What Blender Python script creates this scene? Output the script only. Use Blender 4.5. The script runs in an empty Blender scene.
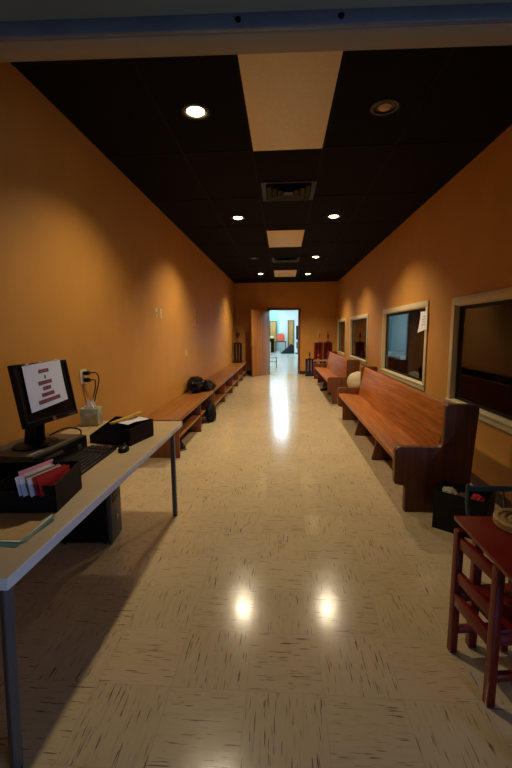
import bpy, bmesh, math, random
from mathutils import Vector, Matrix, Euler, noise
random.seed(7)
SC = bpy.context.scene
COL = SC.collection
PI = math.pi
R = math.radians

# ------------------------------------------------------------------ mesh helpers
class MB:
    """collects shapes into one mesh"""
    def __init__(s): s.bm = bmesh.new()
    def _merge(s, b, M):
        b.transform(M)
        me = bpy.data.meshes.new('tmp'); b.to_mesh(me); b.free()
        s.bm.from_mesh(me); bpy.data.meshes.remove(me)
    def box(s, lo, hi, bev=0.0, seg=2, M=None):
        b = bmesh.new(); bmesh.ops.create_cube(b, size=1)
        d = [max(1e-4, hi[i]-lo[i]) for i in range(3)]
        c = [(hi[i]+lo[i])/2 for i in range(3)]
        b.transform(Matrix.Translation(c) @ Matrix.Diagonal((*d, 1)))
        if bev > 0:
            bmesh.ops.bevel(b, geom=b.edges[:], offset=min(bev, min(d)*.45), segments=seg, profile=.5, affect='EDGES')
        s._merge(b, M or Matrix()); return s
    def cbox(s, c, d, bev=0.0, rz=0.0, rot=None):
        M = Matrix.Translation(c) @ (rot.to_4x4() if rot else Matrix.Rotation(rz, 4, 'Z'))
        return s.box([-x/2 for x in d], [x/2 for x in d], bev, 2, M)
    def bar(s, a, b, w, h=None, bev=.002):
        """rectangular bar from a to b"""
        a = Vector(a); b = Vector(b); h = h or w; L = (b-a).length
        q = (b-a).to_track_quat('Z', 'Y')
        M = Matrix.Translation((a+b)/2) @ q.to_matrix().to_4x4()
        return s.box((-w/2, -h/2, -L/2), (w/2, h/2, L/2), bev, 1, M)
    def cyl(s, a, b, r, r2=None, n=20):
        a = Vector(a); b = Vector(b); L = (b-a).length
        q = (b-a).to_track_quat('Z', 'Y')
        k = bmesh.new()
        bmesh.ops.create_cone(k, cap_ends=True, segments=n, radius1=r, radius2=r if r2 is None else r2, depth=L)
        s._merge(k, Matrix.Translation((a+b)/2) @ q.to_matrix().to_4x4()); return s
    def lathe(s, prof, c=(0, 0, 0), n=24, M=None):
        b = bmesh.new(); rings = []
        for r, z in prof:
            rings.append([b.verts.new((max(r, 1e-4)*math.cos(2*PI*k/n), max(r, 1e-4)*math.sin(2*PI*k/n), z)) for k in range(n)])
        for i in range(len(rings)-1):
            for k in range(n):
                b.faces.new((rings[i][k], rings[i][(k+1) % n], rings[i+1][(k+1) % n], rings[i+1][k]))
        b.faces.new(list(reversed(rings[0]))); b.faces.new(rings[-1])
        s._merge(b, Matrix.Translation(c) @ (M or Matrix())); return s
    def prism(s, poly, axis, lo, hi, bev=0.0):
        """extrude polygon (2d list) along axis; the 2d coords are the two other axes in order"""
        b = bmesh.new()
        def p3(p, v):
            return {'x': (v, p[0], p[1]), 'y': (p[0], v, p[1]), 'z': (p[0], p[1], v)}[axis]
        A = [b.verts.new(p3(p, lo)) for p in poly]; B = [b.verts.new(p3(p, hi)) for p in poly]
        n = len(poly)
        b.faces.new(A); b.faces.new(list(reversed(B)))
        for i in range(n): b.faces.new((A[(i+1) % n], A[i], B[i], B[(i+1) % n]))
        bmesh.ops.recalc_face_normals(b, faces=b.faces[:])
        if bev > 0:
            bmesh.ops.bevel(b, geom=b.edges[:], offset=bev, segments=2, profile=.5, affect='EDGES')
        s._merge(b, Matrix()); return s
    def tube(s, pts, r, n=8, sub=6):
        """smooth tube through points (Catmull-Rom)"""
        P = [Vector(p) for p in pts]; path = []
        for i in range(len(P)-1):
            p0 = P[max(i-1, 0)]; p1 = P[i]; p2 = P[i+1]; p3 = P[min(i+2, len(P)-1)]
            for k in range(sub):
                t = k/sub
                path.append(.5*((2*p1)+(p2-p0)*t+(2*p0-5*p1+4*p2-p3)*t*t+(3*p1-p0-3*p2+p3)*t**3))
        path.append(P[-1])
        b = bmesh.new(); rings = []; up = Vector((.13, .31, .94)).normalized()
        for i, p in enumerate(path):
            d = (path[min(i+1, len(path)-1)]-path[max(i-1, 0)]).normalized()
            u = d.cross(up)
            if u.length < .05: u = d.cross(Vector((1, 0, 0)))
            u.normalize(); v = d.cross(u)
            rings.append([b.verts.new(p+r*(u*math.cos(2*PI*k/n)+v*math.sin(2*PI*k/n))) for k in range(n)])
        for i in range(len(rings)-1):
            for k in range(n):
                b.faces.new((rings[i][k], rings[i][(k+1) % n], rings[i+1][(k+1) % n], rings[i+1][k]))
        b.faces.new(rings[0]); b.faces.new(rings[-1])
        bmesh.ops.recalc_face_normals(b, faces=b.faces[:])
        s._merge(b, Matrix()); return s
    def blob(s, c, d, amp=.12, freq=3.0, seed=0, floor_z=None, sub=4, crease=0.0):
        """lumpy soft body; flattened at floor_z"""
        b = bmesh.new(); bmesh.ops.create_icosphere(b, subdivisions=sub, radius=1)
        off = Vector((seed*3.1, seed*1.7, seed*5.3))
        for v in b.verts:
            k = v.co.normalized()
            q = 1+amp*noise.noise(k*freq+off)
            if crease: q += crease*(abs(noise.noise(k*freq*2.7+off))-.25)
            v.co = Vector((k.x*d[0]/2, k.y*d[1]/2, k.z*d[2]/2))*q+Vector(c)
            if floor_z is not None and v.co.z < floor_z: v.co.z = floor_z
        s._merge(b, Matrix()); return s
    def sheet(s, fn, nu, nv, th):
        """thin sheet: fn(u,v)->Vector, thickened along its normals"""
        b = bmesh.new()
        g = [[fn(i/nu, j/nv) for j in range(nv+1)] for i in range(nu+1)]
        def nrm(i, j):
            a = g[min(i+1, nu)][j]-g[max(i-1, 0)][j]; c = g[i][min(j+1, nv)]-g[i][max(j-1, 0)]
            return a.cross(c).normalized()
        A = [[b.verts.new(g[i][j]+nrm(i, j)*th/2) for j in range(nv+1)] for i in range(nu+1)]
        B = [[b.verts.new(g[i][j]-nrm(i, j)*th/2) for j in range(nv+1)] for i in range(nu+1)]
        for i in range(nu):
            for j in range(nv):
                b.faces.new((A[i][j], A[i+1][j], A[i+1][j+1], A[i][j+1]))
                b.faces.new((B[i][j+1], B[i+1][j+1], B[i+1][j], B[i][j]))
        for i in range(nu):
            b.faces.new((A[i+1][0], A[i][0], B[i][0], B[i+1][0])); b.faces.new((A[i][nv], A[i+1][nv], B[i+1][nv], B[i][nv]))
        for j in range(nv):
            b.faces.new((A[0][j], A[0][j+1], B[0][j+1], B[0][j])); b.faces.new((A[nu][j+1], A[nu][j], B[nu][j], B[nu][j+1]))
        bmesh.ops.recalc_face_normals(b, faces=b.faces[:])
        s._merge(b, Matrix()); return s
    def build(s, name, mat, parent=None, smooth=True, kind=None, label=None):
        me = bpy.data.meshes.new(name)
        s.bm.to_mesh(me); s.bm.free()
        if smooth:
            for p in me.polygons: p.use_smooth = True
            try: me.set_sharp_from_angle(angle=R(38))
            except Exception: pass
        for m in (mat if isinstance(mat, (list, tuple)) else [mat]): me.materials.append(m)
        o = bpy.data.objects.new(name, me); COL.objects.link(o)
        if parent: o.parent = parent
        if kind: o['kind'] = kind
        if label: o['label'] = label
        return o

def thing(name, label, cat, loc=(0, 0, 0), rz=0.0, group=None):
    o = bpy.data.objects.new(name, None); COL.objects.link(o)
    o.empty_display_size = .1
    o.location = loc; o.rotation_euler = (0, 0, rz)
    return tag(o, label, cat, group)
def tag(o, label, cat, group=None):
    o['label'] = label; o['category'] = cat
    if group: o['group'] = group
    return o
def at(o, loc, rz=0.0):
    o.location = loc; o.rotation_euler = (0, 0, rz); return o
def struct(name, label=None):
    o = bpy.data.objects.new(name, None); COL.objects.link(o); o['kind'] = 'structure'
    if label: o['label'] = label
    return o
def dup(root, loc, label, rz=None):
    r = root.copy(); COL.objects.link(r); r.location = loc; r['label'] = label
    if rz is not None: r.rotation_euler = (0, 0, rz)
    for ch in list(root.children):
        c = ch.copy(); COL.objects.link(c); c.parent = r
        for g in list(ch.children):
            d = g.copy(); COL.objects.link(d); d.parent = c
    return r

# ------------------------------------------------------------------ materials
def lin(c):
    def f(x):
        x /= 255
        return x/12.92 if x <= .04045 else ((x+.055)/1.055)**2.4
    return (f(c[0]), f(c[1]), f(c[2]), 1)
def base_mat(name, rgb, rough=.5, metal=0.0, spec=.5, coat=0.0):
    m = bpy.data.materials.new(name); m.use_nodes = True
    b = m.node_tree.nodes['Principled BSDF']
    b.inputs['Base Color'].default_value = lin(rgb); b.inputs['Roughness'].default_value = rough
    b.inputs['Metallic'].default_value = metal; b.inputs['Specular IOR Level'].default_value = spec
    b.inputs['Coat Weight'].default_value = coat; b.inputs['Coat Roughness'].default_value = .2
    return m
def N(m, t, **kw):
    n = m.node_tree.nodes.new(t)
    for k, v in kw.items(): setattr(n, k, v)
    return n
def L(m, a, b): m.node_tree.links.new(a, b)
def mottled(name, rgb, rough=.5, var=.12, scale=6.0, bump=.0, metal=0.0, spec=.5, bscale=60.0, coat=0.0):
    """paint / plastic / cloth with a little noise in colour and relief"""
    m = base_mat(name, rgb, rough, metal, spec, coat); b = m.node_tree.nodes['Principled BSDF']
    tc = N(m, 'ShaderNodeTexCoord'); nz = N(m, 'ShaderNodeTexNoise')
    nz.inputs['Scale'].default_value = scale; nz.inputs['Detail'].default_value = 4
    L(m, tc.outputs['Object'], nz.inputs['Vector'])
    cr = N(m, 'ShaderNodeValToRGB')
    c = lin(rgb)
    cr.color_ramp.elements[0].position = .3; cr.color_ramp.elements[1].position = .7
    cr.color_ramp.elements[0].color = (*[x*(1-var) for x in c[:3]], 1)
    cr.color_ramp.elements[1].color = (*[min(1, x*(1+var)) for x in c[:3]], 1)
    L(m, nz.outputs['Fac'], cr.inputs['Fac']); L(m, cr.outputs['Color'], b.inputs['Base Color'])
    if bump:
        n2 = N(m, 'ShaderNodeTexNoise'); n2.inputs['Scale'].default_value = bscale
        n2.inputs['Detail'].default_value = 3
        L(m, tc.outputs['Object'], n2.inputs['Vector'])
        bp = N(m, 'ShaderNodeBump'); bp.inputs['Strength'].default_value = bump; bp.inputs['Distance'].default_value = .01
        L(m, n2.outputs['Fac'], bp.inputs['Height']); L(m, bp.outputs['Normal'], b.inputs['Normal'])
    return m
def wood(name, dark, light, axis='Y', rough=.35, spec=.5, dens=38.0, coat=0.0):
    m = base_mat(name, light, rough, 0, spec, coat); b = m.node_tree.nodes['Principled BSDF']
    tc = N(m, 'ShaderNodeTexCoord'); mp = N(m, 'ShaderNodeMapping')
    sc = [dens]*3; sc['XYZ'.index(axis)] = dens*.045
    mp.inputs['Scale'].default_value = sc
    L(m, tc.outputs['Object'], mp.inputs['Vector'])
    nz = N(m, 'ShaderNodeTexNoise'); nz.inputs['Scale'].default_value = 1; nz.inputs['Detail'].default_value = 6
    nz.inputs['Roughness'].default_value = .62; nz.inputs['Distortion'].default_value = .35
    L(m, mp.outputs['Vector'], nz.inputs['Vector'])
    cr = N(m, 'ShaderNodeValToRGB')
    cr.color_ramp.elements[0].position = .32; cr.color_ramp.elements[0].color = lin(dark)
    cr.color_ramp.elements[1].position = .66; cr.color_ramp.elements[1].color = lin(light)
    L(m, nz.outputs['Fac'], cr.inputs['Fac']); L(m, cr.outputs['Color'], b.inputs['Base Color'])
    return m
def emit(name, rgb, strength):
    m = bpy.data.materials.new(name); m.use_nodes = True
    nt = m.node_tree; nt.nodes.clear()
    e = nt.nodes.new('ShaderNodeEmission'); o = nt.nodes.new('ShaderNodeOutputMaterial')
    e.inputs['Color'].default_value = lin(rgb); e.inputs['Strength'].default_value = strength
    nt.links.new(e.outputs[0], o.inputs[0]); return m
def glass_mat(name):
    m = bpy.data.materials.new(name); m.use_nodes = True
    nt = m.node_tree; nt.nodes.clear()
    o = nt.nodes.new('ShaderNodeOutputMaterial'); mx = nt.nodes.new('ShaderNodeMixShader')
    t = nt.nodes.new('ShaderNodeBsdfTransparent'); g = nt.nodes.new('ShaderNodeBsdfGlossy')
    t.inputs[0].default_value = (.86, .88, .88, 1); g.inputs['Roughness'].default_value = .01
    f = nt.nodes.new('ShaderNodeFresnel'); f.inputs[0].default_value = 1.5
    nt.links.new(f.outputs[0], mx.inputs[0]); nt.links.new(t.outputs[0], mx.inputs[1]); nt.links.new(g.outputs[0], mx.inputs[2])
    nt.links.new(mx.outputs[0], o.inputs[0]); return m

def floor_mat(name, base, streak, mid, tile=.3075, ox=.16, oy=1.38, rough=.16):
    m = base_mat(name, base, rough, 0, .5); b = m.node_tree.nodes['Principled BSDF']
    tc = N(m, 'ShaderNodeTexCoord'); sx = N(m, 'ShaderNodeSeparateXYZ'); L(m, tc.outputs['Object'], sx.inputs[0])
    def M(op, a, bb=None, c=None):
        n = N(m, 'ShaderNodeMath', operation=op)
        for i, v in enumerate((a, bb, c)):
            if v is None: continue
            if isinstance(v, (int, float)): n.inputs[i].default_value = v
            else: L(m, v, n.inputs[i])
        return n.outputs[0]
    u = M('DIVIDE', M('SUBTRACT', sx.outputs[0], ox), tile); v = M('DIVIDE', M('SUBTRACT', sx.outputs[1], oy), tile)
    iu = M('FLOOR', u); iv = M('FLOOR', v); fu = M('FRACT', u); fv = M('FRACT', v)
    par = M('FLOORED_MODULO', M('ADD', M('ADD', iu, iv), 1.0), 2.0)         # 1 -> tiles whose streaks run across
    # along / across coordinates in tile units
    al = M('ADD', M('MULTIPLY', u, M('SUBTRACT', 1.0, par)), M('MULTIPLY', v, par))
    ac = M('ADD', M('MULTIPLY', v, M('SUBTRACT', 1.0, par)), M('MULTIPLY', u, par))
    cid = N(m, 'ShaderNodeCombineXYZ'); L(m, iu, cid.inputs[0]); L(m, iv, cid.inputs[1])
    wn = N(m, 'ShaderNodeTexWhiteNoise', noise_dimensions='2D'); L(m, cid.outputs[0], wn.inputs['Vector'])
    def streaks(fa, fc, lo, hi, zoff):
        cv = N(m, 'ShaderNodeCombineXYZ')
        L(m, M('MULTIPLY', al, fa), cv.inputs[0]); L(m, M('MULTIPLY', ac, fc), cv.inputs[1])
        L(m, M('ADD', M('MULTIPLY', wn.outputs['Value'], 37.0), zoff), cv.inputs[2])
        nz = N(m, 'ShaderNodeTexNoise'); nz.inputs['Scale'].default_value = 1; nz.inputs['Detail'].default_value = 2
        nz.inputs['Distortion'].default_value = .15
        L(m, cv.outputs[0], nz.inputs['Vector'])
        mr = N(m, 'ShaderNodeMapRange'); mr.inputs['From Min'].default_value = lo; mr.inputs['From Max'].default_value = hi
        L(m, nz.outputs['Fac'], mr.inputs['Value']); return mr.outputs[0]
    s1 = streaks(3.0, 46, .635, .685, 0.0); s2 = streaks(2.6, 20, .52, .75, 11.0)
    n3 = N(m, 'ShaderNodeTexNoise'); n3.inputs['Scale'].default_value = 2.2; n3.inputs['Detail'].default_value = 5
    L(m, tc.outputs['Object'], n3.inputs['Vector'])
    mot = N(m, 'ShaderNodeMix', data_type='RGBA')
    c = lin(base)
    mot.inputs[6].default_value = (*[x*.88 for x in c[:3]], 1); mot.inputs[7].default_value = (*[x*1.08 for x in c[:3]], 1)
    L(m, M('ADD', M('MULTIPLY', n3.outputs['Fac'], .6), M('MULTIPLY', wn.outputs['Value'], .4)), mot.inputs[0])
    m1 = N(m, 'ShaderNodeMix', data_type='RGBA'); m1.inputs[7].default_value = lin(mid)
    L(m, M('MULTIPLY', s2, .22), m1.inputs[0]); L(m, mot.outputs[2], m1.inputs[6])
    m2 = N(m, 'ShaderNodeMix', data_type='RGBA'); m2.inputs[7].default_value = lin(streak)
    L(m, M('MULTIPLY', s1, .8), m2.inputs[0]); L(m, m1.outputs[2], m2.inputs[6])
    # tile joints
    e = M('MINIMUM', M('MINIMUM', fu, M('SUBTRACT', 1.0, fu)), M('MINIMUM', fv, M('SUBTRACT', 1.0, fv)))
    jr = N(m, 'ShaderNodeMapRange'); jr.inputs['From Min'].default_value = .002; jr.inputs['From Max'].default_value = .009
    jr.inputs['To Min'].default_value = .22; jr.inputs['To Max'].default_value = 0.0; L(m, e, jr.inputs['Value'])
    m3 = N(m, 'ShaderNodeMix', data_type='RGBA'); m3.inputs[7].default_value = lin(mid)
    L(m, jr.outputs[0], m3.inputs[0]); L(m, m2.outputs[2], m3.inputs[6]); L(m, m3.outputs[2], b.inputs['Base Color'])
    # worn wax: roughness and slight waviness
    n4 = N(m, 'ShaderNodeTexNoise'); n4.inputs['Scale'].default_value = 9; n4.inputs['Detail'].default_value = 6
    L(m, tc.outputs['Object'], n4.inputs['Vector'])
    rr = N(m, 'ShaderNodeMapRange'); rr.inputs['To Min'].default_value = rough-.05; rr.inputs['To Max'].default_value = rough+.06
    L(m, n4.outputs['Fac'], rr.inputs['Value']); L(m, rr.outputs[0], b.inputs['Roughness'])
    bp = N(m, 'ShaderNodeBump'); bp.inputs['Strength'].default_value = .06; bp.inputs['Distance'].default_value = .003
    n5 = N(m, 'ShaderNodeTexNoise'); n5.inputs['Scale'].default_value = 28; n5.inputs['Detail'].default_value = 3
    L(m, tc.outputs['Object'], n5.inputs['Vector']); L(m, n5.outputs['Fac'], bp.inputs['Height'])
    L(m, bp.outputs['Normal'], b.inputs['Normal'])
    return m

WALL = mottled('wall_paint', (190, 132, 58), .55, .06, 2.5, .05, bscale=140)
CEIL = mottled('ceiling_black', (10, 9, 9), .9, .15, 8, .1, bscale=200, spec=.12)
BAR = mottled('ceiling_bar_black', (9, 8, 8), .8, .1, spec=.15)
FLOOR = floor_mat('vinyl_tile', (198, 176, 138), (62, 42, 22), (142, 112, 74))
FLOORB = floor_mat('vinyl_tile_lit', (215, 212, 200), (120, 110, 95), (180, 172, 158))  # same tile as the corridor, its colour whitened for the far room's bright light
BASEB = mottled('baseboard_brown', (58, 34, 24), .4)
CASING = mottled('casing_cream', (205, 188, 150), .4, .05)
HEAD = mottled('header_paint', (146, 128, 100), .6, .08, 3)
ALU = mottled('strip_metal', (108, 112, 116), .45, .1, 12, metal=.2)
GLASS = glass_mat('window_glass')
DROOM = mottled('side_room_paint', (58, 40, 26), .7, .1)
DROOMF = mottled('side_room_floor', (70, 58, 46), .6, .1)
PEW = wood('pew_oak', (128, 64, 18), (188, 110, 42), 'Y', .42, .4, coat=.0)
PEWZ = wood('pew_oak_shaded', (72, 35, 12), (114, 62, 24), 'Z', .45, .5, 30)  # upright grain; the end panels' shade is put into this darker oak colour
PEWD = wood('pew_dark_support', (64, 28, 12), (104, 52, 24), 'Z', .5)
BENCHY = wood('bench_veneer', (120, 70, 26), (150, 92, 38), 'Y', .4, .5, 24)
BENCHZ = wood('bench_veneer_upright', (104, 52, 20), (138, 76, 32), 'Z', .45, .5, 24)
DOORW = wood('door_veneer', (146, 92, 48), (180, 122, 70), 'Z', .3, .5, 18)
DESKT = mottled('desk_laminate', (194, 168, 126), .42, .05, 10)
DESKE = mottled('desk_edge_band', (226, 222, 222), .4, .04)
LEGM = mottled('desk_leg_metal', (98, 98, 102), .4, .08, metal=.5)
BLK = mottled('black_plastic', (12, 12, 14), .42, .2, 20, spec=.28)
BLKM = mottled('black_matt_board', (11, 10, 11), .6, .2, 20, spec=.28)
GREYP = mottled('dark_grey_plastic', (76, 70, 62), .45, .1, 20)
SCREEN = base_mat('screen_black', (7, 7, 8), .5, 0, .25)
SILV = base_mat('silver', (170, 172, 176), .3, .9)
PAPER = mottled('paper_white', (228, 226, 232), .8, .03)
INK = mottled('ink_red', (112, 24, 26), .7, .1)
INKD = base_mat('ink_dark', (60, 24, 30), .7)
CREAMP = mottled('plate_ivory', (208, 186, 146), .4, .03)
WALLPL = mottled('plate_painted', (212, 164, 98), .35, .03)
TRASH = mottled('black_bag_plastic', (4, 4, 5), .3, .2, 8, .6, bscale=14, spec=.18)
REDP = mottled('red_paint', (116, 11, 10), .36, .12, 9, coat=.2)
BLUEM = mottled('blue_grey_metal', (70, 92, 108), .4, .08, metal=.3)
TEAL = mottled('teal_metal', (58, 112, 116), .4, .08)

# ------------------------------------------------------------------ dimensions (metres)
XL, XR, YE, ZC = -1.59, 1.77, 13.05, 3.0
YF = -2.6

# ------------------------------------------------------------------ setting
MB().box((XL-.12, YF-.12, -.1), (5.0, YE+.06, 0)).build('floor', FLOOR, kind='structure')
MB().box((XL-.12, YF-.12, ZC), (5.0, YE+.15, ZC+.1)).build('ceiling', CEIL, kind='structure')
MB().box((XL-.12, YF, 0), (XL, YE, ZC)).build('wall_left', WALL, kind='structure')
# ceiling grid
g = MB()
for x in (-.88, -.27, .35, .96): g.box((x-.012, 1.4, ZC-.006), (x+.012, YE, ZC))
y = 1.19
while y < YE:
    g.box((XL, y-.012, ZC-.006), (XR, y+.012, ZC)); y += 1.232
g.build('trim_1', BAR, kind='structure')

# right wall with four openings
WT = .13
WIN = [(-1.92, -.28, .68, 1.62), (2.05, 4.19, .70, 1.675), (5.02, 7.05, .745, 1.71), (8.42, 10.42, .77, 1.70), (11.3, 13.0-.18, .77, 1.70)]
w = MB(); cur = YF
for (a, b, lo, hi) in WIN:
    w.box((XR, cur, 0), (XR+WT, a, ZC)); w.box((XR, a, 0), (XR+WT, b, lo)); w.box((XR, a, hi), (XR+WT, b, ZC)); cur = b
w.box((XR, cur, 0), (XR+WT, YE, ZC))
w.build('wall_right', WALL, kind='structure')
CW = .075
for i, (a, b, lo, hi) in enumerate(WIN):
    s = struct('window_%d' % (i+1), 'cream framed glass window in the right wall')
    f = MB()
    f.box((XR-.018, a-CW, hi), (XR, b+CW, hi+CW), .004); f.box((XR-.018, a-CW, lo-CW), (XR, a, hi), .004)
    f.box((XR-.018, b, lo-CW), (XR, b+CW, hi), .004)
    f.box((XR-.018, a, lo-CW), (XR, b, lo), .004)
    f.build('casing', CASING, s)
    j = MB()
    t = .012
    j.box((XR, a, lo), (XR+WT, a+t, hi)); j.box((XR, b-t, lo), (XR+WT, b, hi))
    j.box((XR, a, hi-t), (XR+WT, b, hi)); j.box((XR, a, lo), (XR+WT, b, lo+t))
    j.build('jamb', CASING, s)
    MB().box((XR-.03, a-CW, lo-.02), (XR+.005, b+CW, lo+.004), .004).build('sill', CASING, s)
    k = MB()
    q = XR+.03
    k.box((q, a+t, lo+t), (q+.02, a+.035, hi-t)); k.box((q, b-.045, lo+t), (q+.02, b-t, hi-t))
    k.box((q, a+t, hi-.045), (q+.02, b-t, hi-t)); k.box((q, a+t, lo+t), (q+.02, b-t, lo+.04))
    k.build('sash', BLKM, s)
    MB().box((q+.006, a+.03, lo+.03), (q+.012, b-.03, hi-.03)).build('glass', GLASS, s)

# end wall and doorway
DX0, DX1, DZ = -.46, .52, 2.13
e = MB()
e.box((XL, YE, 0), (DX0, YE+.15, ZC)); e.box((DX1, YE, 0), (5.0, YE+.15, ZC)); e.box((DX0, YE, DZ), (DX1, YE+.15, ZC))
e.build('wall_back', WALL, kind='structure')
f = MB()
f.box((DX0-.05, YE-.015, 0), (DX0+.02, YE+.165, DZ+.05), .004); f.box((DX1-.02, YE-.015, 0), (DX1+.05, YE+.165, DZ+.05), .004)
f.box((DX0-.05, YE-.015, DZ-.02), (DX1+.05, YE+.165, DZ+.05), .004)
f.build('trim_2', mottled('door_frame_brown', (112, 62, 34), .4), kind='structure')
# door leaf, swung into the corridor
d = bpy.data.objects.new('door_1', None); COL.objects.link(d); d['kind'] = 'structure'
d['label'] = 'brown veneer door standing open at the far end of the corridor'
hx, hy = DX0+.0, YE-.03
ang = math.atan2(12.2-hy, -.955-hx)
d.location = (hx, hy, 0); d.rotation_euler = (0, 0, ang)
MB().box((.01, -.022, .012), (.985, .022, 2.10), .003).build('panel', DOORW, d)
h = MB()
for sgn in (-1, 1):
    h.cyl((.92, sgn*.022, 1.0), (.92, sgn*.07, 1.0), .012); h.lathe([(.0, 0), (.026, .004), (.03, .018), (.022, .034), (0, .038)], (.92, sgn*.065, 1.0), 16, Matrix.Rotation(-sgn*PI/2, 4, 'X'))
h.build('handle', SILV, d)
h = MB()
for z in (.25, 1.05, 1.9): h.cyl((0, 0, z-.05), (0, 0, z+.05), .01)
h.build('hinge', SILV, d)

# baseboards
BH = .10
MB().box((XL, 1.4, 0), (XL+.012, YE, BH)).build('baseboard_left', BASEB, kind='structure')
MB().box((XR-.012, 1.4, 0), (XR, YE, BH)).build('baseboard_right', BASEB, kind='structure')
b = MB(); b.box((XL, YE-.012, 0), (DX0-.05, YE, BH)); b.box((DX1+.05, YE-.012, 0), (XR, YE, BH))
b.build('baseboard_back', BASEB, kind='structure')

# header across the corridor that the camera looks under, with its metal strip
hd = MB().box((XL-.04, -.026, 2.296), (XR-.01, .06, ZC), .004).build('wall_header', HEAD, kind='structure'); hd.location = (0, 1.300, 0); hd.rotation_euler = (0, 0, R(2.0))
st = struct('trim_3', 'grey metal strip screwed along the header above the camera')
st.location = (0, 1.300, 0); st.rotation_euler = (0, 0, R(2.0))
MB().box((XL+.01, -.046, 2.298), (XR-.02, -.026, 2.342), .006).build('strip', ALU, st)
k = MB()
for x in (-.13, .165): k.lathe([(.0, 0), (.008, .001), (.0075, .005), (.0, .0065)], (x, -.046, 2.320), 12, Matrix.Rotation(PI/2, 4, 'X'))
k.build('bolt', BLK, st)
# near room behind the camera: closing wall and a daylight window in the right wall
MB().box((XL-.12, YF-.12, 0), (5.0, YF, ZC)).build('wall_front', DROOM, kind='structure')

# ------------------------------------------------------------------ side room behind the windows
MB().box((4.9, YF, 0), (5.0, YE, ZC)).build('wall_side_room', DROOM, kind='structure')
# ------------------------------------------------------------------ far room through the doorway
FY = 28.2
MB().box((-4.1, YE+.06, -.1), (4.1, FY+.1, 0)).build('floor_far_room', FLOORB, kind='structure')
MB().box((-4.1, YE+.15, 3.1), (4.1, FY+.1, 3.2)).build('ceiling_far_room', mottled('far_ceiling_white', (225, 230, 230), .8, .03), kind='structure')
FW = mottled('far_wall_white', (226, 234, 232), .7, .03); CY = mottled('far_wall_cyan', (140, 214, 228), .7, .04)
MB().box((-4.1, YE+.15, 0), (-4.0, FY, 3.1)).build('wall_far_room_left', FW, kind='structure')
MB().box((4.0, YE+.15, 0), (4.1, FY, 3.1)).build('wall_far_room_right', FW, kind='structure')
MB().box((-4.1, FY, 0), (4.1, FY+.1, 3.1)).build('wall_far_room_back', CY, kind='structure')
MB().box((-.27, 26.6, 0), (4.0, FY, 3.1)).build('wall_far_room_block', FW, kind='structure')
OAK = wood('far_door_oak', (170, 120, 58), (205, 158, 88), 'Z', .5, .4, 14)
for nm, x0, x1, y in (('door_2', -.90, -.48, FY), ('door_3', .38, .70, 26.6)):
    s = struct(nm, 'tan wooden door in the far room')
    MB().box((x0, y-.04, 0), (x1, y-.005, 2.08), .004).build('panel', OAK, s)
    q = MB(); q.box((x0-.06, y-.06, 0), (x0, y, 2.14)); q.box((x1, y-.06, 0), (x1+.06, y, 2.14)); q.box((x0-.06, y-.06, 2.08), (x1+.06, y, 2.14))
    q.build('frame', mottled(nm+'_frame', (110, 96, 66), .5), s)
    MB().cyl((x1-.07, y-.09, 1.0), (x1-.07, y-.04, 1.0), .03).build('handle', SILV, s)
FLUO = emit('fluorescent_lens', (205, 236, 255), 22.0)
FLUOF = mottled('fixture_white', (220, 220, 215), .5)
fx = thing('ceiling_fixture', 'lit fluorescent fixture visible at the top of the far doorway', 'ceiling light', (-.62, 27.3, 3.1), 0, 'fluorescent fixtures in the far room')
MB().box((-.32, -.62, -.05), (.32, .62, 0), .01).build('housing', FLUOF, fx)
MB().box((-.28, -.57, -.058), (.28, .57, -.045)).build('lens', FLUO, fx)
for y, nm in ((17.2, 'nearest the doorway'), (19.8, 'second from the doorway'), (22.4, 'third from the doorway'), (25.0, 'fourth from the doorway')):
    dup(fx, (-.08, y, 3.1), 'lit fluorescent fixture in the middle row of the far room ceiling, '+nm)
for x, sd in ((-2.6, 'left'), (2.6, 'right')):  # side rows out of view, added for extra light in the far room
    for y, nm in ((16.5, 'nearest the doorway'), (21.0, 'second from the doorway'), (25.0, 'farthest from the doorway')):
        dup(fx, (x, y, 3.1), 'added unseen lit fluorescent fixture in the %s row of the far room ceiling, %s' % (sd, nm))
t = thing('work_table', 'dark table under an orange seat in the far room', 'table', (-.17, 26.1, 0))
MB().box((-.38, -.3, .70), (.38, .3, .75), .006).build('tabletop', BLKM, t)
for sx_ in (-1, 1):
    for sy_ in (-1, 1): MB().box((sx_*.33-.025, sy_*.25-.025, 0), (sx_*.33+.025, sy_*.25+.025, .70)).build('leg', GREYP, t)
t = thing('orange_seat', 'orange rounded seat shell standing on the dark table', 'seat', (-.15, 26.1, .75))
OR = mottled('orange_cloth', (216, 96, 60), .6, .08)
MB().prism([(-.25, 0), (.25, 0), (.27, .12), (.24, .42), (.15, .52), (-.15, .52), (-.24, .46), (-.27, .12)], 'y', -.02, .1, .02).build('backrest', OR, t)
MB().box((-.24, -.24, 0), (.24, -.02, .12), .04).build('cushion', OR, t)
o = MB().box((-.25, -.2, 0), (.2, .2, .13), .015).box((-.22, -.17, .13), (.17, .17, .15), .01).build('carton', mottled('carton_yellow', (226, 206, 130), .7)); at(o, (-.82, 26.2, .95)); tag(o, 'flat yellow carton on the low dark shelf left of the orange seat', 'box')
t = thing('low_shelf', 'low dark shelf under the yellow carton in the far room', 'shelf', (-.86, 26.2, 0))
MB().box((-.28, -.22, .90), (.28, .22, .95), .004).build('top', BLKM, t)
MB().box((-.28, -.22, 0), (-.24, .22, .90)).build('side_panel', BLKM, t); MB().box((.24, -.22, 0), (.28, .22, .90)).build('side_panel', BLKM, t)
MB().box((-.24, .19, 0), (.24, .22, .90)).build('back_panel', BLKM, t); MB().box((-.24, -.2, .4), (.24, .19, .43)).build('shelf_board', BLKM, t)
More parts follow.
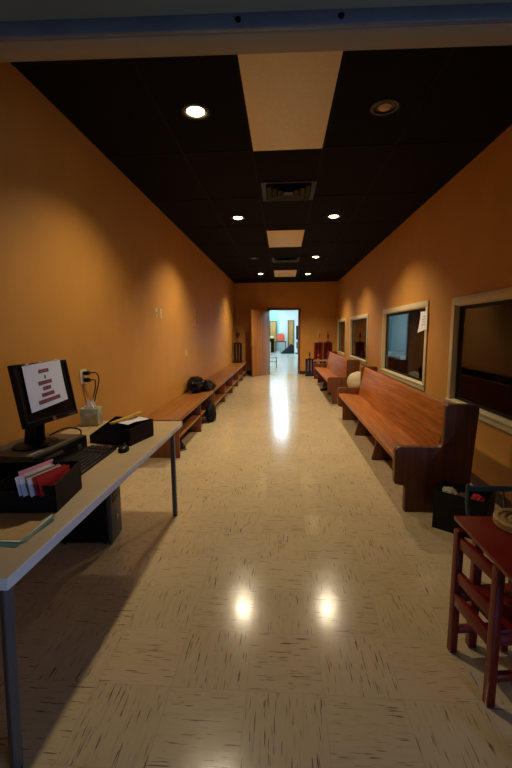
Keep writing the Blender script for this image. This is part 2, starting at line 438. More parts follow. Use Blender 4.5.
t = thing('file_cabinet', 'pale green cabinet just left inside the far room', 'cabinet', (-.90, 22.0, 0))
GC = mottled('cabinet_green', (196, 206, 172), .5)
MB().box((-.2, -.25, 0), (.2, .25, .82), .008).build('body', GC, t)
for z in (.1, .46):
    q = MB().box((-.17, -.27, z), (.17, -.25, z+.3), .005).build('drawer', GC, t)
    MB().box((-.06, -.285, z+.2), (.06, -.27, z+.22), .003).build('handle', SILV, q)
o = MB().prism([(-.45, 0), (.42, 0), (.40, .50), (.22, .62), (.1, .52), (-.12, .30), (-.4, .08)], 'y', -.3, .3, .05).build('tarp', mottled('black_cloth', (22, 24, 26), .8, .2, 8, .4)); at(o, (.30, 25.2, 0)); tag(o, 'black cloth heap piled against the white far wall', 'cloth')
t = thing('stand_rack', 'dark upright rack at the right edge of the far doorway view', 'rack', (.93, 24.5, 0))
MB().box((-.14, -.14, 0), (.14, .14, .06), .01).build('base', BLKM, t); MB().cyl((0, 0, .06), (0, 0, 1.5), .03).build('pole', BLKM, t)
MB().box((-.12, -.1, .9), (.12, .1, 1.75), .03).build('panel', BLKM, t); MB().box((-.1, -.12, .35), (.12, .1, .75), .02).build('bin', GREYP, t)
t = thing('white_bench', 'small white bench just inside the far doorway', 'bench', (-.55, 15.45, 0))
WB = mottled('bench_white', (214, 205, 214), .5)
MB().box((-.32, -.18, .40), (.32, .18, .44), .006).build('seat', WB, t)
for sx_ in (-1, 1):
    for sy_ in (-1, 1): MB().box((sx_*.29-.02, sy_*.15-.02, 0), (sx_*.29+.02, sy_*.15+.02, .40)).build('leg', WB, t)
MB().box((-.27, -.16, .22), (.27, -.14, .25)).build('stretcher', WB, t)

# ------------------------------------------------------------------ ceiling: lights, panels, vents
LENS = emit('lamp_lens', (255, 226, 170), 18.0)
OFFL = mottled('lamp_off', (196, 160, 122), .5)
TRIM = mottled('lamp_trim', (22, 19, 17), .35)
def downlight(x, y, label, lit=True, power=60):
    t = thing('ceiling_downlight', label, 'ceiling light', (x, y, ZC), 0, 'recessed downlights')
    MB().lathe([(.10, -.001), (.104, -.006), (.098, -.011), (.078, -.011), (.074, -.004), (.074, 0)], n=32).build('trim_ring', TRIM, t)
    k = 1.0 if lit else .72
    MB().lathe([(.0, -.022), (.03*k, -.020), (.052*k, -.013), (.064*k, -.004), (.0, -.002)], n=32).build('lens', LENS if lit else OFFL, t)
    if lit:
        ld = bpy.data.lights.new('downlight_lamp', 'SPOT'); ld.energy = power; ld.color = (1, .84, .57)
        ld.spot_size = R(126); ld.spot_blend = .7; ld.shadow_soft_size = .05
        lo = bpy.data.objects.new('downlight_lamp', ld); COL.objects.link(lo); lo.parent = t; lo.location = (0, 0, -.04)
    return t
LP = 172
downlight(-.625, 3.0, 'lit downlight nearest the camera, above the end of the desk', True, 100)
downlight(.72, 3.06, 'unlit downlight right of the nearest ceiling panel', False)
downlight(-.625, 5.65, 'lit downlight on the left, just past the first vent', True, LP)
downlight(.70, 5.72, 'lit downlight on the right, just past the first vent', True, LP)
downlight(.70, 8.7, 'lit downlight on the right, beside the second vent', True, LP)
downlight(-.625, 8.7, 'unlit downlight left of the second vent', False)
downlight(-.61, 11.0, 'lit downlight on the left, beside the farthest ceiling panel', True, LP)
downlight(.69, 11.2, 'lit downlight on the right, beside the farthest ceiling panel', True, LP)
PANEL = mottled('panel_lens_beige', (224, 205, 164), .5, .04, 30, .06, bscale=300)
pn = thing('ceiling_panel', 'beige unlit ceiling light panel nearest the camera', 'ceiling panel', (.04, 3.03, ZC), 0, 'beige ceiling panels')
MB().box((-.298, -.61, -.012), (.298, .61, 0), .003).build('lens', PANEL, pn)
f = MB(); f.box((-.306, -.618, -.008), (-.297, .618, 0)); f.box((.297, -.618, -.008), (.306, .618, 0)); f.box((-.306, -.618, -.008), (.306, -.609, 0)); f.box((-.306, .609, -.008), (.306, .618, 0))
f.build('frame', BAR, pn)
dup(pn, (.04, 7.0, ZC), 'beige unlit ceiling light panel between the two black vents')
dup(pn, (.06, 11.05, ZC), 'beige unlit ceiling light panel farthest down the corridor')
VB = mottled('vent_black', (12, 11, 10), .5, .1, spec=.25)
vt = thing('ceiling_vent', 'square black louvred ceiling vent nearer the camera', 'vent', (.06, 4.68, ZC), 0, 'black ceiling vents')
def ring(mb, r0, r1, z0, z1):
    mb.prism([(-r0, z0), (-r1, z1), (-r1, z1+.006), (-r0, z0+.006)], 'y', -r0, r0); mb.prism([(r0, z0), (r1, z1), (r1, z1+.006), (r0, z0+.006)], 'y', -r0, r0)
    mb.prism([(-r0, z0), (-r1, z1), (-r1, z1+.006), (-r0, z0+.006)], 'x', -r0, r0); mb.prism([(r0, z0), (r1, z1), (r1, z1+.006), (r0, z0+.006)], 'x', -r0, r0)
f = MB(); ring(f, .297, .25, -.01, -.012); f.build('frame', VB, vt)
f = MB(); ring(f, .235, .19, -.035, -.008); ring(f, .175, .13, -.035, -.008); ring(f, .115, .07, -.035, -.008); f.box((-.05, -.05, -.03), (.05, .05, -.02)); f.build('louvers', VB, vt)
dup(vt, (.06, 8.95, ZC), 'square black louvred ceiling vent farther down the corridor')
t = thing('smoke_detector', 'small round pale detector on the ceiling beside the header', 'smoke detector', (-.52, 2.31, ZC))
MB().lathe([(.055, 0), (.055, -.015), (.045, -.035), (.02, -.04), (0, -.04)][::-1], n=24).build('body', CREAMP, t)
MB().lathe([(0, -.046), (.012, -.045), (.014, -.04), (0, -.038)], n=12).build('indicator', BLK, t)

# ------------------------------------------------------------------ wall plates, left wall
PLG = 'electrical plates on the left wall'
def plate(y, z, label, mat, kind, w=.075, h=.118):
    t = thing('wall_plate', label, 'wall plate', (XL, y, z), 0, PLG)
    MB().box((0, -w/2, -h/2), (.007, w/2, h/2), .003).build('cover', mat, t)
    if kind == 'outlet':
        for s in (-1, 1): MB().box((.006, -.017, s*.028-.015), (.010, .017, s*.028+.015), .003).build('socket', CREAMP, t)
    else:
        MB().box((.006, -.006, -.014), (.018, .006, .012), .002).build('switch_toggle', mat, t)
    return t
out = plate(2.985, 1.085, 'ivory wall outlet with two black plugs above the desk', CREAMP, 'outlet', .10, .118)
plate(4.87, 1.67, 'ivory switch plate, left one of the close pair on the left wall', CREAMP, 'switch')
plate(5.05, 1.67, 'ivory outlet plate, right one of the close pair on the left wall', CREAMP, 'outlet')
plate(7.06, 1.78, 'upper of two wall-coloured plates halfway along the left wall', WALLPL, 'switch', .09, .12)
plate(7.05, 1.60, 'lower of two wall-coloured plates halfway along the left wall', WALLPL, 'switch', .09, .12)
plate(6.31, 1.09, 'wall-coloured plate low on the left wall above the shoe bench', WALLPL, 'outlet', .12, .10)
for nm, dz, lab, dy in (('power_cord', .028, 'black power cord from the upper plug of the ivory outlet', .05), ('power_cord', -.028, 'black power cord from the lower plug of the ivory outlet', -.02)):
    t = thing(nm, lab, 'cord', (XL, 2.985, 1.085), 0, 'cords from the outlet')
    MB().box((.011, -.02, dz-.016), (.055, .02, dz+.016), .006).build('plug', BLK, t)
    MB().tube([(.05, 0, dz), (.085, .03+dy*.4, dz-.004), (.08, .05+dy, dz-.07), (.06, .03+dy*.6, -.18), (.05, -.02+dy, -.27), (.03, -.01+dy, -.338)], .005).build('cable', BLK, t)

# ------------------------------------------------------------------ shoe benches, left
def bench(name, label, y0, y1, divs, top, shelf_z, shelf_from):
    t = thing(name, label, 'bench', (0, 0, 0), 0, 'wooden shoe benches on the left')
    x0, x1 = XL+.016, -1.175
    MB().box((x0, y0-.03, top-.045), (x1+.012, y1+.005, top), .005).build('top', BENCHY, t)
    for d_ in divs: MB().box((x0+.01, d_-.014, 0), (x1, d_+.014, top-.045), .002).build('divider', BENCHZ, t)
    MB().box((x0, y0+.014, .1), (x0+.008, y1, top-.045)).build('back_panel', BENCHZ, t)
    for a, b in zip(divs[:-1], divs[1:]):
        MB().box((x0+.01, a+.014, shelf_z-.011), (x1-.005, b-.014 if b-a > 1.0 else a+.36, shelf_z+.011), .002).build('shelf', BENCHY, t)
    return t
bench('shoe_bench', 'nearer wooden shoe bench holding the black bag, beside the desk', 4.20, 6.42, [4.245, 5.42, 6.40], .462, .235, .02)
bench('shoe_bench', 'long farther wooden shoe bench running to the open door', 6.52, 12.42, [6.54, 7.8, 8.98, 10.1, 11.28, 12.4], .462, .16, .02)
o = MB().blob((-.05, -.06, .11), (.28, .56, .26), .2, 1.9, 3, 0.0, 5, .16).blob((.09, .08, .075), (.24, .46, .18), .2, 2.2, 6, 0.0, 4, .16).blob((.18, .24, .04), (.15, .36, .10), .2, 2.2, 9, 0.0, 4, .16).build('plastic_bag', TRASH)
at(o, (-1.37, 6.30, .466), .10)
tag(o, 'shiny black plastic bag slumped on the end of the nearer shoe bench', 'bag')
MB().tube([(.10, .2, .08), (.17, .32, .05), (.19, .42, .03), (.19, .50, .022)], .026, 8).build('tied_neck', TRASH, o)
bp_ = thing('backpack', 'black backpack standing on the floor against the nearer shoe bench', 'backpack', (-1.165, 6.10, 0))
MB().blob((0, 0, .155), (.16, .40, .33), .12, 1.6, 5, 0.004, 4, .05).build('body', mottled('backpack_black', (10, 10, 11), .7, .2, 20, .3, spec=.2), bp_)
MB().blob((.055, 0, .10), (.07, .24, .18), .1, 1.8, 8, 0.01, 3).build('pocket', mottled('backpack_pocket', (13, 13, 15), .6, .2, 20, .3, spec=.2), bp_)
MB().tube([(.0, -.04, .30), (-.005, -.03, .345), (0, .03, .345), (.0, .04, .30)], .008).build('handle', BLK, bp_)
sh = thing('shoe', 'dark shoe under the shelf at the near end of the nearer shoe bench', 'shoe', (-1.29, 4.62, 0), -.9)
MB().prism([(-.13, 0), (.13, 0), (.135, .02), (-.13, .025)], 'y', -.045, .045, .006).build('sole', GREYP, sh)
MB().prism([(-.125, .02), (.13, .02), (.125, .055), (.04, .075), (-.02, .11), (-.12, .12)], 'y', -.04, .04, .014).build('upper', BLKM, sh)

# ------------------------------------------------------------------ desk
DT = .74
dx0, dx1, dy0, dy1 = -1.555, -.782, .975, 2.925
desk = thing('desk', 'long beige laminate desk along the left wall carrying the computer', 'desk', (0, 0, 0))
MB().box((dx0, dy0, DT-.036), (dx1-.004, dy1, DT), .003).build('top', DESKT, desk)
eb = MB(); eb.box((dx1-.004, dy0, DT-.037), (dx1, dy1, DT-.0005), .0015); eb.box((dx0, dy0-.004, DT-.037), (dx1, dy0, DT-.0005), .0015); eb.box((dx0, dy1, DT-.037), (dx1, dy1+.004, DT-.0005), .0015)
eb.build('edge_band', DESKE, desk)
for (x, y), (xb, yb) in (((-.845, 2.85), (-.845, 2.85)), ((-.815, 1.008), (-.878, 1.05)), ((-1.50, 2.85), (-1.50, 2.85)), ((-1.50, 1.03), (-1.50, 1.05))):
    q = MB().bar((xb, yb, .012), (x, y, DT-.036), .032, .032, .004).build('leg', LEGM, desk)
    MB().cyl((xb, yb, 0), (xb, yb, .014), .017).build('foot', BLK, q)
rl = MB(); rl.box((-1.49, 1.04, DT-.075), (-1.46, 2.85, DT-.036)); rl.box((-1.48, 2.84, DT-.075), (-.85, 2.87, DT-.036)); rl.box((-1.48, 1.02, DT-.075), (-.83, 1.05, DT-.036))
rl.build('under_frame', LEGM, desk)
# tower under the desk
tw = thing('computer_tower', 'black computer tower standing on the floor under the desk', 'computer', (-1.36, 2.49, 0), R(4))
MB().box((-.20, -.09, .012), (.17, .09, .40), .006).build('case', BLK, tw)
MB().prism([(.17, .0), (.20, .01), (.205, .39), (.17, .41)], 'y', -.093, .093, .006).build('front_bezel', GREYP, tw, label='dark grey front bezel')
q = MB(); q.box((.2, -.07, .33), (.207, .07, .365), .002); q.box((.2, -.07, .285), (.207, .07, .32), .002); q.build('drive_door', BLK, tw)
MB().lathe([(0, 0), (.016, .001), (.017, .006), (0, .008)], (.202, 0, .16), 20, Matrix.Rotation(PI/2, 4, 'Y')).build('emblem', SILV, tw, label='round silver emblem')
for sx_ in (-1, 1):
    for sy_ in (-1, 1): MB().cyl((sx_*.14, sy_*.07, 0), (sx_*.14, sy_*.07, .013), .014).build('foot', BLK, tw)
# slim computer lying on the desk
pc = thing('desktop_computer', 'slim dark desktop computer lying under the monitor', 'computer', (-1.35, 1.975, DT), R(-4))
MB().box((-.16, -.215, .006), (.155, .215, .094), .005).build('case', GREYP, pc)
MB().box((.155, -.213, .004), (.178, .213, .092), .008).build('front_bezel', BLK, pc)
MB().lathe([(0, 0), (.015, .001), (.016, .005), (0, .007)], (.177, .13, .045), 20, Matrix.Rotation(PI/2, 4, 'Y')).build('emblem', SILV, pc)
MB().box((.177, -.17, .055), (.181, -.02, .072), .002).build('drive_door', GREYP, pc)
MB().box((.075, -.19, .094), (.13, -.10, .0946)).build('sticker', mottled('sticker_silver', (150, 140, 128), .4), pc)
for sx_ in (-1, 1):
    for sy_ in (-1, 1): MB().cyl((sx_*.13, sy_*.18, 0), (sx_*.13, sy_*.18, .008), .012).build('foot', BLK, pc)

# monitor: local frame x right (along the screen), y back, z up
PCT = DT+.095
mon = thing('monitor', 'black flat computer monitor with a notice taped over its screen', 'monitor', (-1.30, 1.955, PCT), 1.421)
tilt = .169
H0 = 1.125-PCT
TM = Matrix.Translation((0, -.06, H0)) @ Matrix.Rotation(-tilt, 4, 'X')
W_, H_ = .375, .314
f = MB()
bw = .017
f.box((-W_/2, -.012, -H_/2), (-W_/2+bw, .02, H_/2), .004, 2, TM); f.box((W_/2-bw, -.012, -H_/2), (W_/2, .02, H_/2), .004, 2, TM)
f.box((-W_/2, -.012, H_/2-bw), (W_/2, .02, H_/2), .004, 2, TM); f.box((-W_/2, -.012, -H_/2), (W_/2, .02, -H_/2+.026), .004, 2, TM)
f.build('bezel', BLK, mon)
MB().box((-W_/2+.01, -.007, -H_/2+.02), (W_/2-.01, .004, H_/2-.01), 0, 1, TM).build('screen', SCREEN, mon)
bk = MB(); bk.box((-W_/2+.006, .004, -H_/2+.006), (W_/2-.006, .03, H_/2-.006), .01, 2, TM); bk.box((-.12, .03, -.1), (.12, .055, .1), .015, 2, TM); bk.build('back_shell', BLK, mon)
bt = MB()
for k in range(4): bt.box((W_/2-.075+k*.016, -.0145, -H_/2+.009), (W_/2-.066+k*.016, -.011, -H_/2+.0125), 0, 1, TM)
bt.build('button', SILV, mon)
MB().lathe([(0, 0), (.0105, .001), (.011, .003), (0, .004)], (0, 0, 0), 20, TM @ Matrix.Translation((0, -.011, -H_/2+.013)) @ Matrix.Rotation(PI/2, 4, 'X')).build('emblem', SILV, mon, label='round silver emblem')
s_ = MB(); s_.prism([(.005, 0), (.075, 0), (.055, .12), (.025, H0+.06), (-.015, H0+.05), (.0, .1)], 'x', -.040, -.022, .004); s_.prism([(.005, 0), (.075, 0), (.055, .12), (.025, H0+.06), (-.015, H0+.05), (.0, .1)], 'x', .022, .040, .004)
s_.box((-.034, .035, .008), (.034, .045, H0), .003); s_.build('stand', BLK, mon)
MB().lathe([(0, 0), (.118, 0), (.12, .006), (.112, .012), (.05, .02), (0, .021)], (0, .03, 0), 36, Matrix.Diagonal((1.05, .85, 1, 1))).build('base', BLK, mon)
# notice on the monitor (its own thing, taped in front of the screen)
nt_ = thing('paper_notice', 'white paper notice with red printed lines taped to the monitor', 'notice', (-1.30, 1.955, PCT), 1.421)
def pap(u, v):   # u across, v down; corners follow the sheet's slant on the screen
    TL, TR, BR, BL = (-.135, .146), (.133, .160), (.114, -.062), (-.143, -.088)
    x = (TL[0]*(1-u)+TR[0]*u)*(1-v)+(BL[0]*(1-u)+BR[0]*u)*v
    z = (TL[1]*(1-u)+TR[1]*u)*(1-v)+(BL[1]*(1-u)+BR[1]*u)*v
    y = -.0135-.012*v*v*(.3+u*.7)-.004*math.sin(u*3.1)*v
    return TM @ Vector((x, y, z))
MB().sheet(pap, 10, 12, .0008).build('sheet', PAPER, nt_)
def stripon(u0, u1, v0, v1, off):
    return lambda u, v: pap(u0+(u1-u0)*u, v0+(v1-v0)*v)+TM.to_3x3() @ Vector((0, off, 0))
rows = [(.36, .63, .145, .225), (.30, .66, .405, .487), (.39, .60, .538, .62), (.325, .66, .675, .757), (.21, .79, .812, .895)]
q = MB()
q.sheet(stripon(.485, .52, .285, .365, -.0010), 1, 1, .0006)
q.build('printed_mark', INKD, nt_)
rg = random.Random(4); LETM = mottled('letter_pale', (190, 128, 126), .7)
for (a, b, c, d_) in rows:
    bar_ = MB().sheet(stripon(a, b, c, d_, -.0010), 4, 1, .0006).build('printed_bar', INK, nt_)
    q = MB(); x = a+.02
    while x < b-.03:
        wl = rg.uniform(.014, .028)
        q.sheet(stripon(x, x+wl*.45, c+.016, d_-.016, -.0018), 1, 1, .0005)
        if rg.random() < .6: q.sheet(stripon(x, x+wl, (c+d_)/2-.005, (c+d_)/2+.005, -.0018), 1, 1, .0005)
        x += wl+.012
    q.build('lettering', LETM, bar_)
TAPE = mottled('tape_tan', (205, 190, 165), .4)
for a in (.12, .45, .9): MB().sheet(lambda u, v, a=a: TM @ Vector((-.133+.262*(a-.04+.08*u), -.0150, .143+.012*a+.012*v)), 1, 1, .0006).build('tape', TAPE, nt_)
o = MB().tube([(-1.30, 2.03, PCT+.03), (-1.24, 2.10, PCT+.055), (-1.20, 2.17, PCT+.03), (-1.225, 2.22, PCT-.02), (-1.30, 2.26, DT+.012), (-1.42, 2.30, DT+.006)], .0045).build('monitor_cable', BLK)
tag(o, 'thin black cable curling from the monitor over the slim computer', 'cable')

# keyboard, mouse
kb = thing('keyboard', 'black keyboard in front of the slim computer', 'keyboard', (-1.062, 1.965, DT), R(90+1))
MB().prism([(-.078, 0), (.078, 0), (.078, .026), (.05, .022), (-.078, .012)], 'x', -.225, .225, .003).build('body', BLK, kb)
KEYM = mottled('key_black', (34, 34, 36), .5, .15, 30)
for nm, c0, c1 in (('main_keys', 0, 15), ('navigation_keys', 16, 18), ('number_keys', 19, 22)):
    k = MB()
    for r_ in range(6):
        for c_ in range(c0, c1):
            ky = .063-r_*.0225
            k.cbox((-.212+c_*.0198+.006, ky, .020+ky*.075), (.0165, .0175, .007), .002)
    k.build(nm, KEYM, kb)
ms = thing('mouse', 'black computer mouse at the far end of the keyboard', 'mouse', (-.935, 2.165, DT), R(10))
MB().blob((0, 0, .006), (.062, .108, .058), .0, 1, 0, 0.0, 4).build('body', BLK, ms)
MB().cyl((-.004, .028, .031), (.004, .028, .031), .007).build('wheel', GREYP, ms)
MB().tube([(0, .05, .010), (-.02, .062, .006), (-.08, .068, .004), (-.17, .10, .0045), (-.26, .10, .0045)], .0025).build('cable', BLK, ms)

# card trays
def tray(label, loc, rz, wx, wy, hn, hf):
    t = thing('desk_tray', label, 'tray', loc, rz, 'black open trays on the desk')
    th = .004
    MB().box((-wx/2, -wy/2, 0), (wx/2, wy/2, th)).build('bottom', BLKM, t)
    MB().prism([(-wx/2, 0), (wx/2, 0), (wx/2, hn), (wx*.30, hn*.98), (wx*.10, hn*.80), (-wx*.18, hn*.76), (-wx*.26, hn*.58), (-wx/2, hn*.42)], 'y', -wy/2, -wy/2+th).build('front_panel', BLKM, t)
    MB().box((-wx/2, wy/2-th, 0), (wx/2, wy/2, hf)).build('back_panel', BLKM, t)
    MB().prism([(-wy/2, 0), (wy/2, 0), (wy/2, hf), (wy*.32, hf*.98), (wy*.12, hn+(hf-hn)*.55), (-wy*.1, hn+(hf-hn)*.5), (-wy*.3, hn*1.02), (-wy/2, hn)], 'x', wx/2-th, wx/2).build('side_panel', BLKM, t)
    MB().prism([(-wy/2, 0), (wy/2, 0), (wy/2, hf), (wy*.2, hn*.9), (-wy/2, hn*.45)], 'x', -wx/2, -wx/2+th).build('side_panel', BLKM, t)
    MB().box((-wx*.31, -wy/2+th, th), (-wx*.31+th, wy/2-th, hn*.7)).build('partition', BLKM, t)
    return t
T1 = (-1.065, 1.475, DT)
tray('black open tray holding the red envelopes, nearer end of the desk', T1, R(6), .36, .24, .112, .128)
tray('black open tray holding the yellow ruler, farther end of the desk', (-1.045, 2.415, DT), R(-14), .30, .26, .105, .115)
envs = [(.000, 0, .0, (170, 22, 28), 'red envelope facing the aisle, outermost in the nearer black tray'),
        (.013, -.006, .004, (150, 20, 26), 'red envelope second from the aisle in the nearer black tray'),
        (.026, -.020, .006, (206, 202, 216), 'white envelope directly behind the two red envelopes'),
        (.038, -.012, .008, (132, 96, 66), 'tan envelope between white envelopes in the nearer black tray'),
        (.050, -.028, .010, (204, 200, 214), 'white envelope behind the tan one in the nearer black tray'),
        (.064, -.030, .013, (208, 204, 218), 'white envelope next to the pink one in the nearer black tray'),
        (.080, .012, .020, (204, 132, 150), 'pink envelope at the wall side of the nearer black tray')]
for i, (dxe, dye, dze, rgb, lab) in enumerate(envs):
    o = MB()
    o.box((-.0011, -.120, -.036), (.0011, .120, .036), .0006)
    o.prism([(-.117, .034), (.117, .034), (0, -.004)], 'x', -.0021, -.0011)
    o = o.build('envelope', mottled('envelope_%d' % i, rgb, .6, .1, 20))
    o.location = (-.928-dxe, 1.472+dye, .836+dze)
    o.rotation_euler = (R(-7), R(-14), R(4))
    tag(o, lab, 'envelope', 'envelopes in the nearer tray')
o = MB().cbox((0, 0, 0), (.30, .030, .012), .001).build('ruler', mottled('ruler_yellow', (206, 160, 64), .45, .08))
o.location = (-1.02, 2.44, DT+.137); o.rotation_euler = (0, R(-2), R(74)); tag(o, 'yellow wooden ruler lying across the farther black tray', 'ruler')
o = MB().sheet(lambda u, v: Vector((-.11+.22*u, -.06+.12*v, .004*math.sin(u*5+v*2))), 8, 6, .0012).build('paper_sheet', PAPER)
o.location = (-.985, 2.43, DT+.121); o.rotation_euler = (R(2), R(1), R(72)); tag(o, 'white curled paper sticking out of the farther black tray under the ruler', 'paper')
# pile of papers at the near end
PP = [((-.995, 1.235), -.10, (70, 120, 112), 'teal paper sheet at the bottom of the pile on the near desk end', .001),
      ((-1.0, 1.245), .06, (120, 150, 140), 'pale green paper sheet in the pile on the near desk end', .0026),
      ((-1.01, 1.252), -.02, (224, 220, 205), 'white paper sheet under the tan one on the near desk end', .0042),
      ((-1.015, 1.256), .05, (196, 160, 104), 'tan printed paper sheet on top of the pile at the near desk end', .0058)]
for (x, y), rz, rgb, lab, z in PP:
    o = MB().sheet(lambda u, v: Vector((-.14+.28*u, -.095+.19*v, .004*max(0, u-.75)*4*max(0, v-.3))), 8, 6, .0011).build('paper_sheet', mottled('sheet_'+lab.split()[0], rgb, .75, .08, 30))
    o.location = (x, y, DT+z); o.rotation_euler = (0, 0, rz); tag(o, lab, 'paper', 'papers on the near desk end')
# tissue box
tb = thing('tissue_box', 'pale green tissue box at the back of the desk below the outlet', 'tissue box', (-1.445, 2.80, DT), R(8))
MB().box((-.064, -.060, 0), (.064, .060, .132), .003).build('carton', mottled('tissue_green', (164, 168, 140), .6, .35, 22), tb)
MB().lathe([(.0, 0), (.045, 0), (.045, .001), (0, .001)], (0, 0, .1322), 24).build('opening', mottled('opening_dark', (96, 92, 78), .7), tb)
def tis(u, v):
    a = u*2*PI; r = .034*(1-v*.55)+.006*math.sin(a*5+v*4)
    return Vector((r*math.cos(a), r*.5*math.sin(a)+.006*v, .133+.055*v+.010*math.sin(a*2+1)*v))
MB().sheet(tis, 28, 6, .0012).build('tissue', mottled('tissue_pink', (226, 208, 192), .9, .05), tb, label='pinkish tissue tuft')

# ------------------------------------------------------------------ pews, right
def pew(label, y0, y1, sup):
    t = thing('pew', label, 'pew', (0, y0, 0), 0, 'wooden pews along the right wall')
    Lp = y1-y0
    def arc(cx, cz, r, a0, a1, n=5): return [(cx+r*math.cos(R(a0+(a1-a0)*k/n)), cz+r*math.sin(R(a0+(a1-a0)*k/n))) for k in range(n+1)]
    prof = [(.958, 0), (1.432, 0), (1.483, .825)] + arc(1.452, .832, .031, 0, 90)[1:] + arc(1.268, .831, .034, 90, 180) + \
           [(1.232, .575)] + arc(1.192, .569, .04, 0, -90)[1:] + [(1.16, .527)] + arc(.915, .484, .046, 90, 180) + [(.873, .25)] + arc(.893, .245, .02, 180, 270) + [(.945, .215), (.957, .19)]
    MB().prism(prof, 'y', -.03, .03, .005).build('end_panel', PEWZ, t)
    MB().prism(prof, 'y', Lp-.03, Lp+.03, .005).build('end_panel', PEWZ, t)
    seat = [(.885, .395), (.885, .425), (.895, .437), (1.0, .435), (1.12, .42), (1.23, .418), (1.24, .385), (1.12, .385), (.95, .395)]
    MB().prism(seat, 'y', .03, Lp-.03, .004).build('seat', PEW, t)
    back = [(1.195, .418), (1.275, .835), (1.285, .853), (1.305, .853), (1.312, .83), (1.235, .40), (1.21, .40)]
    MB().prism(back, 'y', .03, Lp-.03, .004).build('backrest', PEW, t)
    for y in sup:
        MB().prism([(.985, 0), (1.38, 0), (1.34, .385), (1.07, .393)], 'y', y-y0-.022, y-y0+.022, .003).build('support', PEWD, t)
    MB().box((1.30, .03, .30), (1.325, Lp-.03, .385)).build('rear_rail', PEWD, t)
    return t
pew('nearer long wooden pew, its shade-darkened near end panel beside the black bin', 3.03, 6.25, (4.28, 5.30))
pew('farther wooden pew below the far windows, running to the red trophies', 7.66, 10.85, (8.75, 9.8))
o = MB().blob((0, 0, .165), (.36, .40, .36), .06, 2, 4, 0, 4, .02).build('white_sack', mottled('sack_white', (186, 168, 134), .85, .08, 9, .4)); at(o, (1.33, 7.05, 0))
o.location = (1.315, 6.96, .36)
tag(o, 'round white sack behind the far end of the nearer pew', 'sack')
sd = thing('step_stool', 'low wooden stool under the white sack between the two pews', 'stool', (1.30, 6.96, 0))
MB().box((-.2, -.2, .325), (.2, .2, .358), .006).build('seat', BENCHY, sd)
for sx_ in (-1, 1):
    for sy_ in (-1, 1): MB().box((sx_*.17-.018, sy_*.17-.018, 0), (sx_*.17+.018, sy_*.17+.018, .325)).build('leg', BENCHZ, sd)
# shoes under the farther pew
def shoe(loc, rz, label, mat):
    s = thing('shoe', label, 'shoe', loc, rz, 'shoes under the farther pew')
    MB().prism([(-.13, 0), (.13, 0), (.135, .02), (-.13, .025)], 'y', -.045, .045, .006).build('sole', mat[1], s)
    MB().prism([(-.125, .02), (.13, .02), (.125, .05), (.04, .07), (-.02, .10), (-.12, .11)], 'y', -.04, .04, .014).build('upper', mat[0], s)
shoe((1.0, 10.2, 0), 2.8, 'pale shoe at the far end under the farther pew', (mottled('shoe_pale', (170, 150, 140), .7), PAPER))
shoe((1.02, 9.35, 0), 3.3, 'dark shoe in the middle under the farther pew', (BLKM, GREYP))

# paper hanging in the second window
hp = thing('hanging_paper', 'curled white paper hanging at the right edge of the second window', 'paper', (0, 0, 0))
def hpf(u, v):
    y = 5.17-.23*u + .02*v*(1-u)-.01*v
    return Vector((XR-.022-.028*v*v*(1-u), y, 1.655-.235*v-.03*v*(1-u)+.018*v*u))
MB().sheet(hpf, 10, 10, .0012).build('sheet', PAPER, hp)
q = MB()
for v0, a, b in ((.25, .45, .85), (.38, .35, .8), (.52, .42, .75), (.66, .3, .8)):
    q.sheet(lambda u, v, v0=v0, a=a, b=b: hpf(a+(b-a)*u, v0+.035*v)+Vector((-.0022, 0, 0)), 4, 1, .0004)
q.build('printed_line', mottled('print_grey', (150, 140, 140), .8), hp)

# ------------------------------------------------------------------ trophies
def figure(mb, x, y, z, h):
    mb.lathe([(.035*h/.2, 0), (.035*h/.2, .02), (.012, .03), (.010, .3*h), (.022*h/.2, .5*h), (.028*h/.2, .62*h), (.024*h/.2, .72*h), (.008, .78*h), (.016, .85*h), (.017, .9*h), (.006, .97*h), (.0, h)], (x, y, z), 12)
    mb.bar((x, y, z+.7*h), (x-.03, y, z+1.02*h), .010); mb.bar((x, y, z+.7*h), (x+.035, y, z+.5*h), .010)
def trophy(label, loc, w, tiers, colmat, basemat, figmat, figh, dep=.16, colr=.036):
    """tiers: list of (z0, z1, n columns)"""
    t = thing('trophy', label, 'trophy', loc, 0, 'tall column trophies')
    z0 = tiers[0][0]
    MB().box((-w/2, -dep/2, 0), (w/2, dep/2, z0), .008).build('base', basemat, t)
    for i, (a, b, n) in enumerate(tiers):
        for k in range(n):
            x = -w/2+w*(.16+.68*k/(n-1)) if n > 1 else 0
            MB().cyl((x, 0, a), (x, 0, b), colr, n=16).build('column', colmat, t)
        MB().box((-w/2, -dep/2, b), (w/2, dep/2, b+.03), .006).build('deck', MARB if i == 0 and len(tiers) > 1 else basemat, t)
        if i == 0 and len(tiers) > 1 or n > 1:
            f_ = MB(); figure(f_, 0, -.03, a, min(.22, (b-a)*.5)); f_.build('inner_figure', figmat, t)
    f_ = MB(); figure(f_, 0, 0, tiers[-1][1]+.03, figh); f_.build('figure', figmat, t)
    return t
REDC = mottled('trophy_red', (104, 13, 15), .35, .3, 30, metal=.1); BLUC = mottled('trophy_blue', (34, 48, 96), .3, .3, 30, metal=.3)
BLC = mottled('trophy_black', (24, 24, 28), .3, .2, 30, metal=.2); GOLD = mottled('trophy_gold', (196, 164, 96), .3, .1, metal=.8)
MARB = mottled('trophy_marble', (150, 126, 116), .4, .15, 20); DKB = mottled('trophy_base_dark', (36, 18, 16), .35)
trophy('tall black column trophy on the far end of the long shoe bench', (-1.40, 12.10, .463), .27, [(.06, .58, 3)], BLC, BLC, DKB, .44, .16)
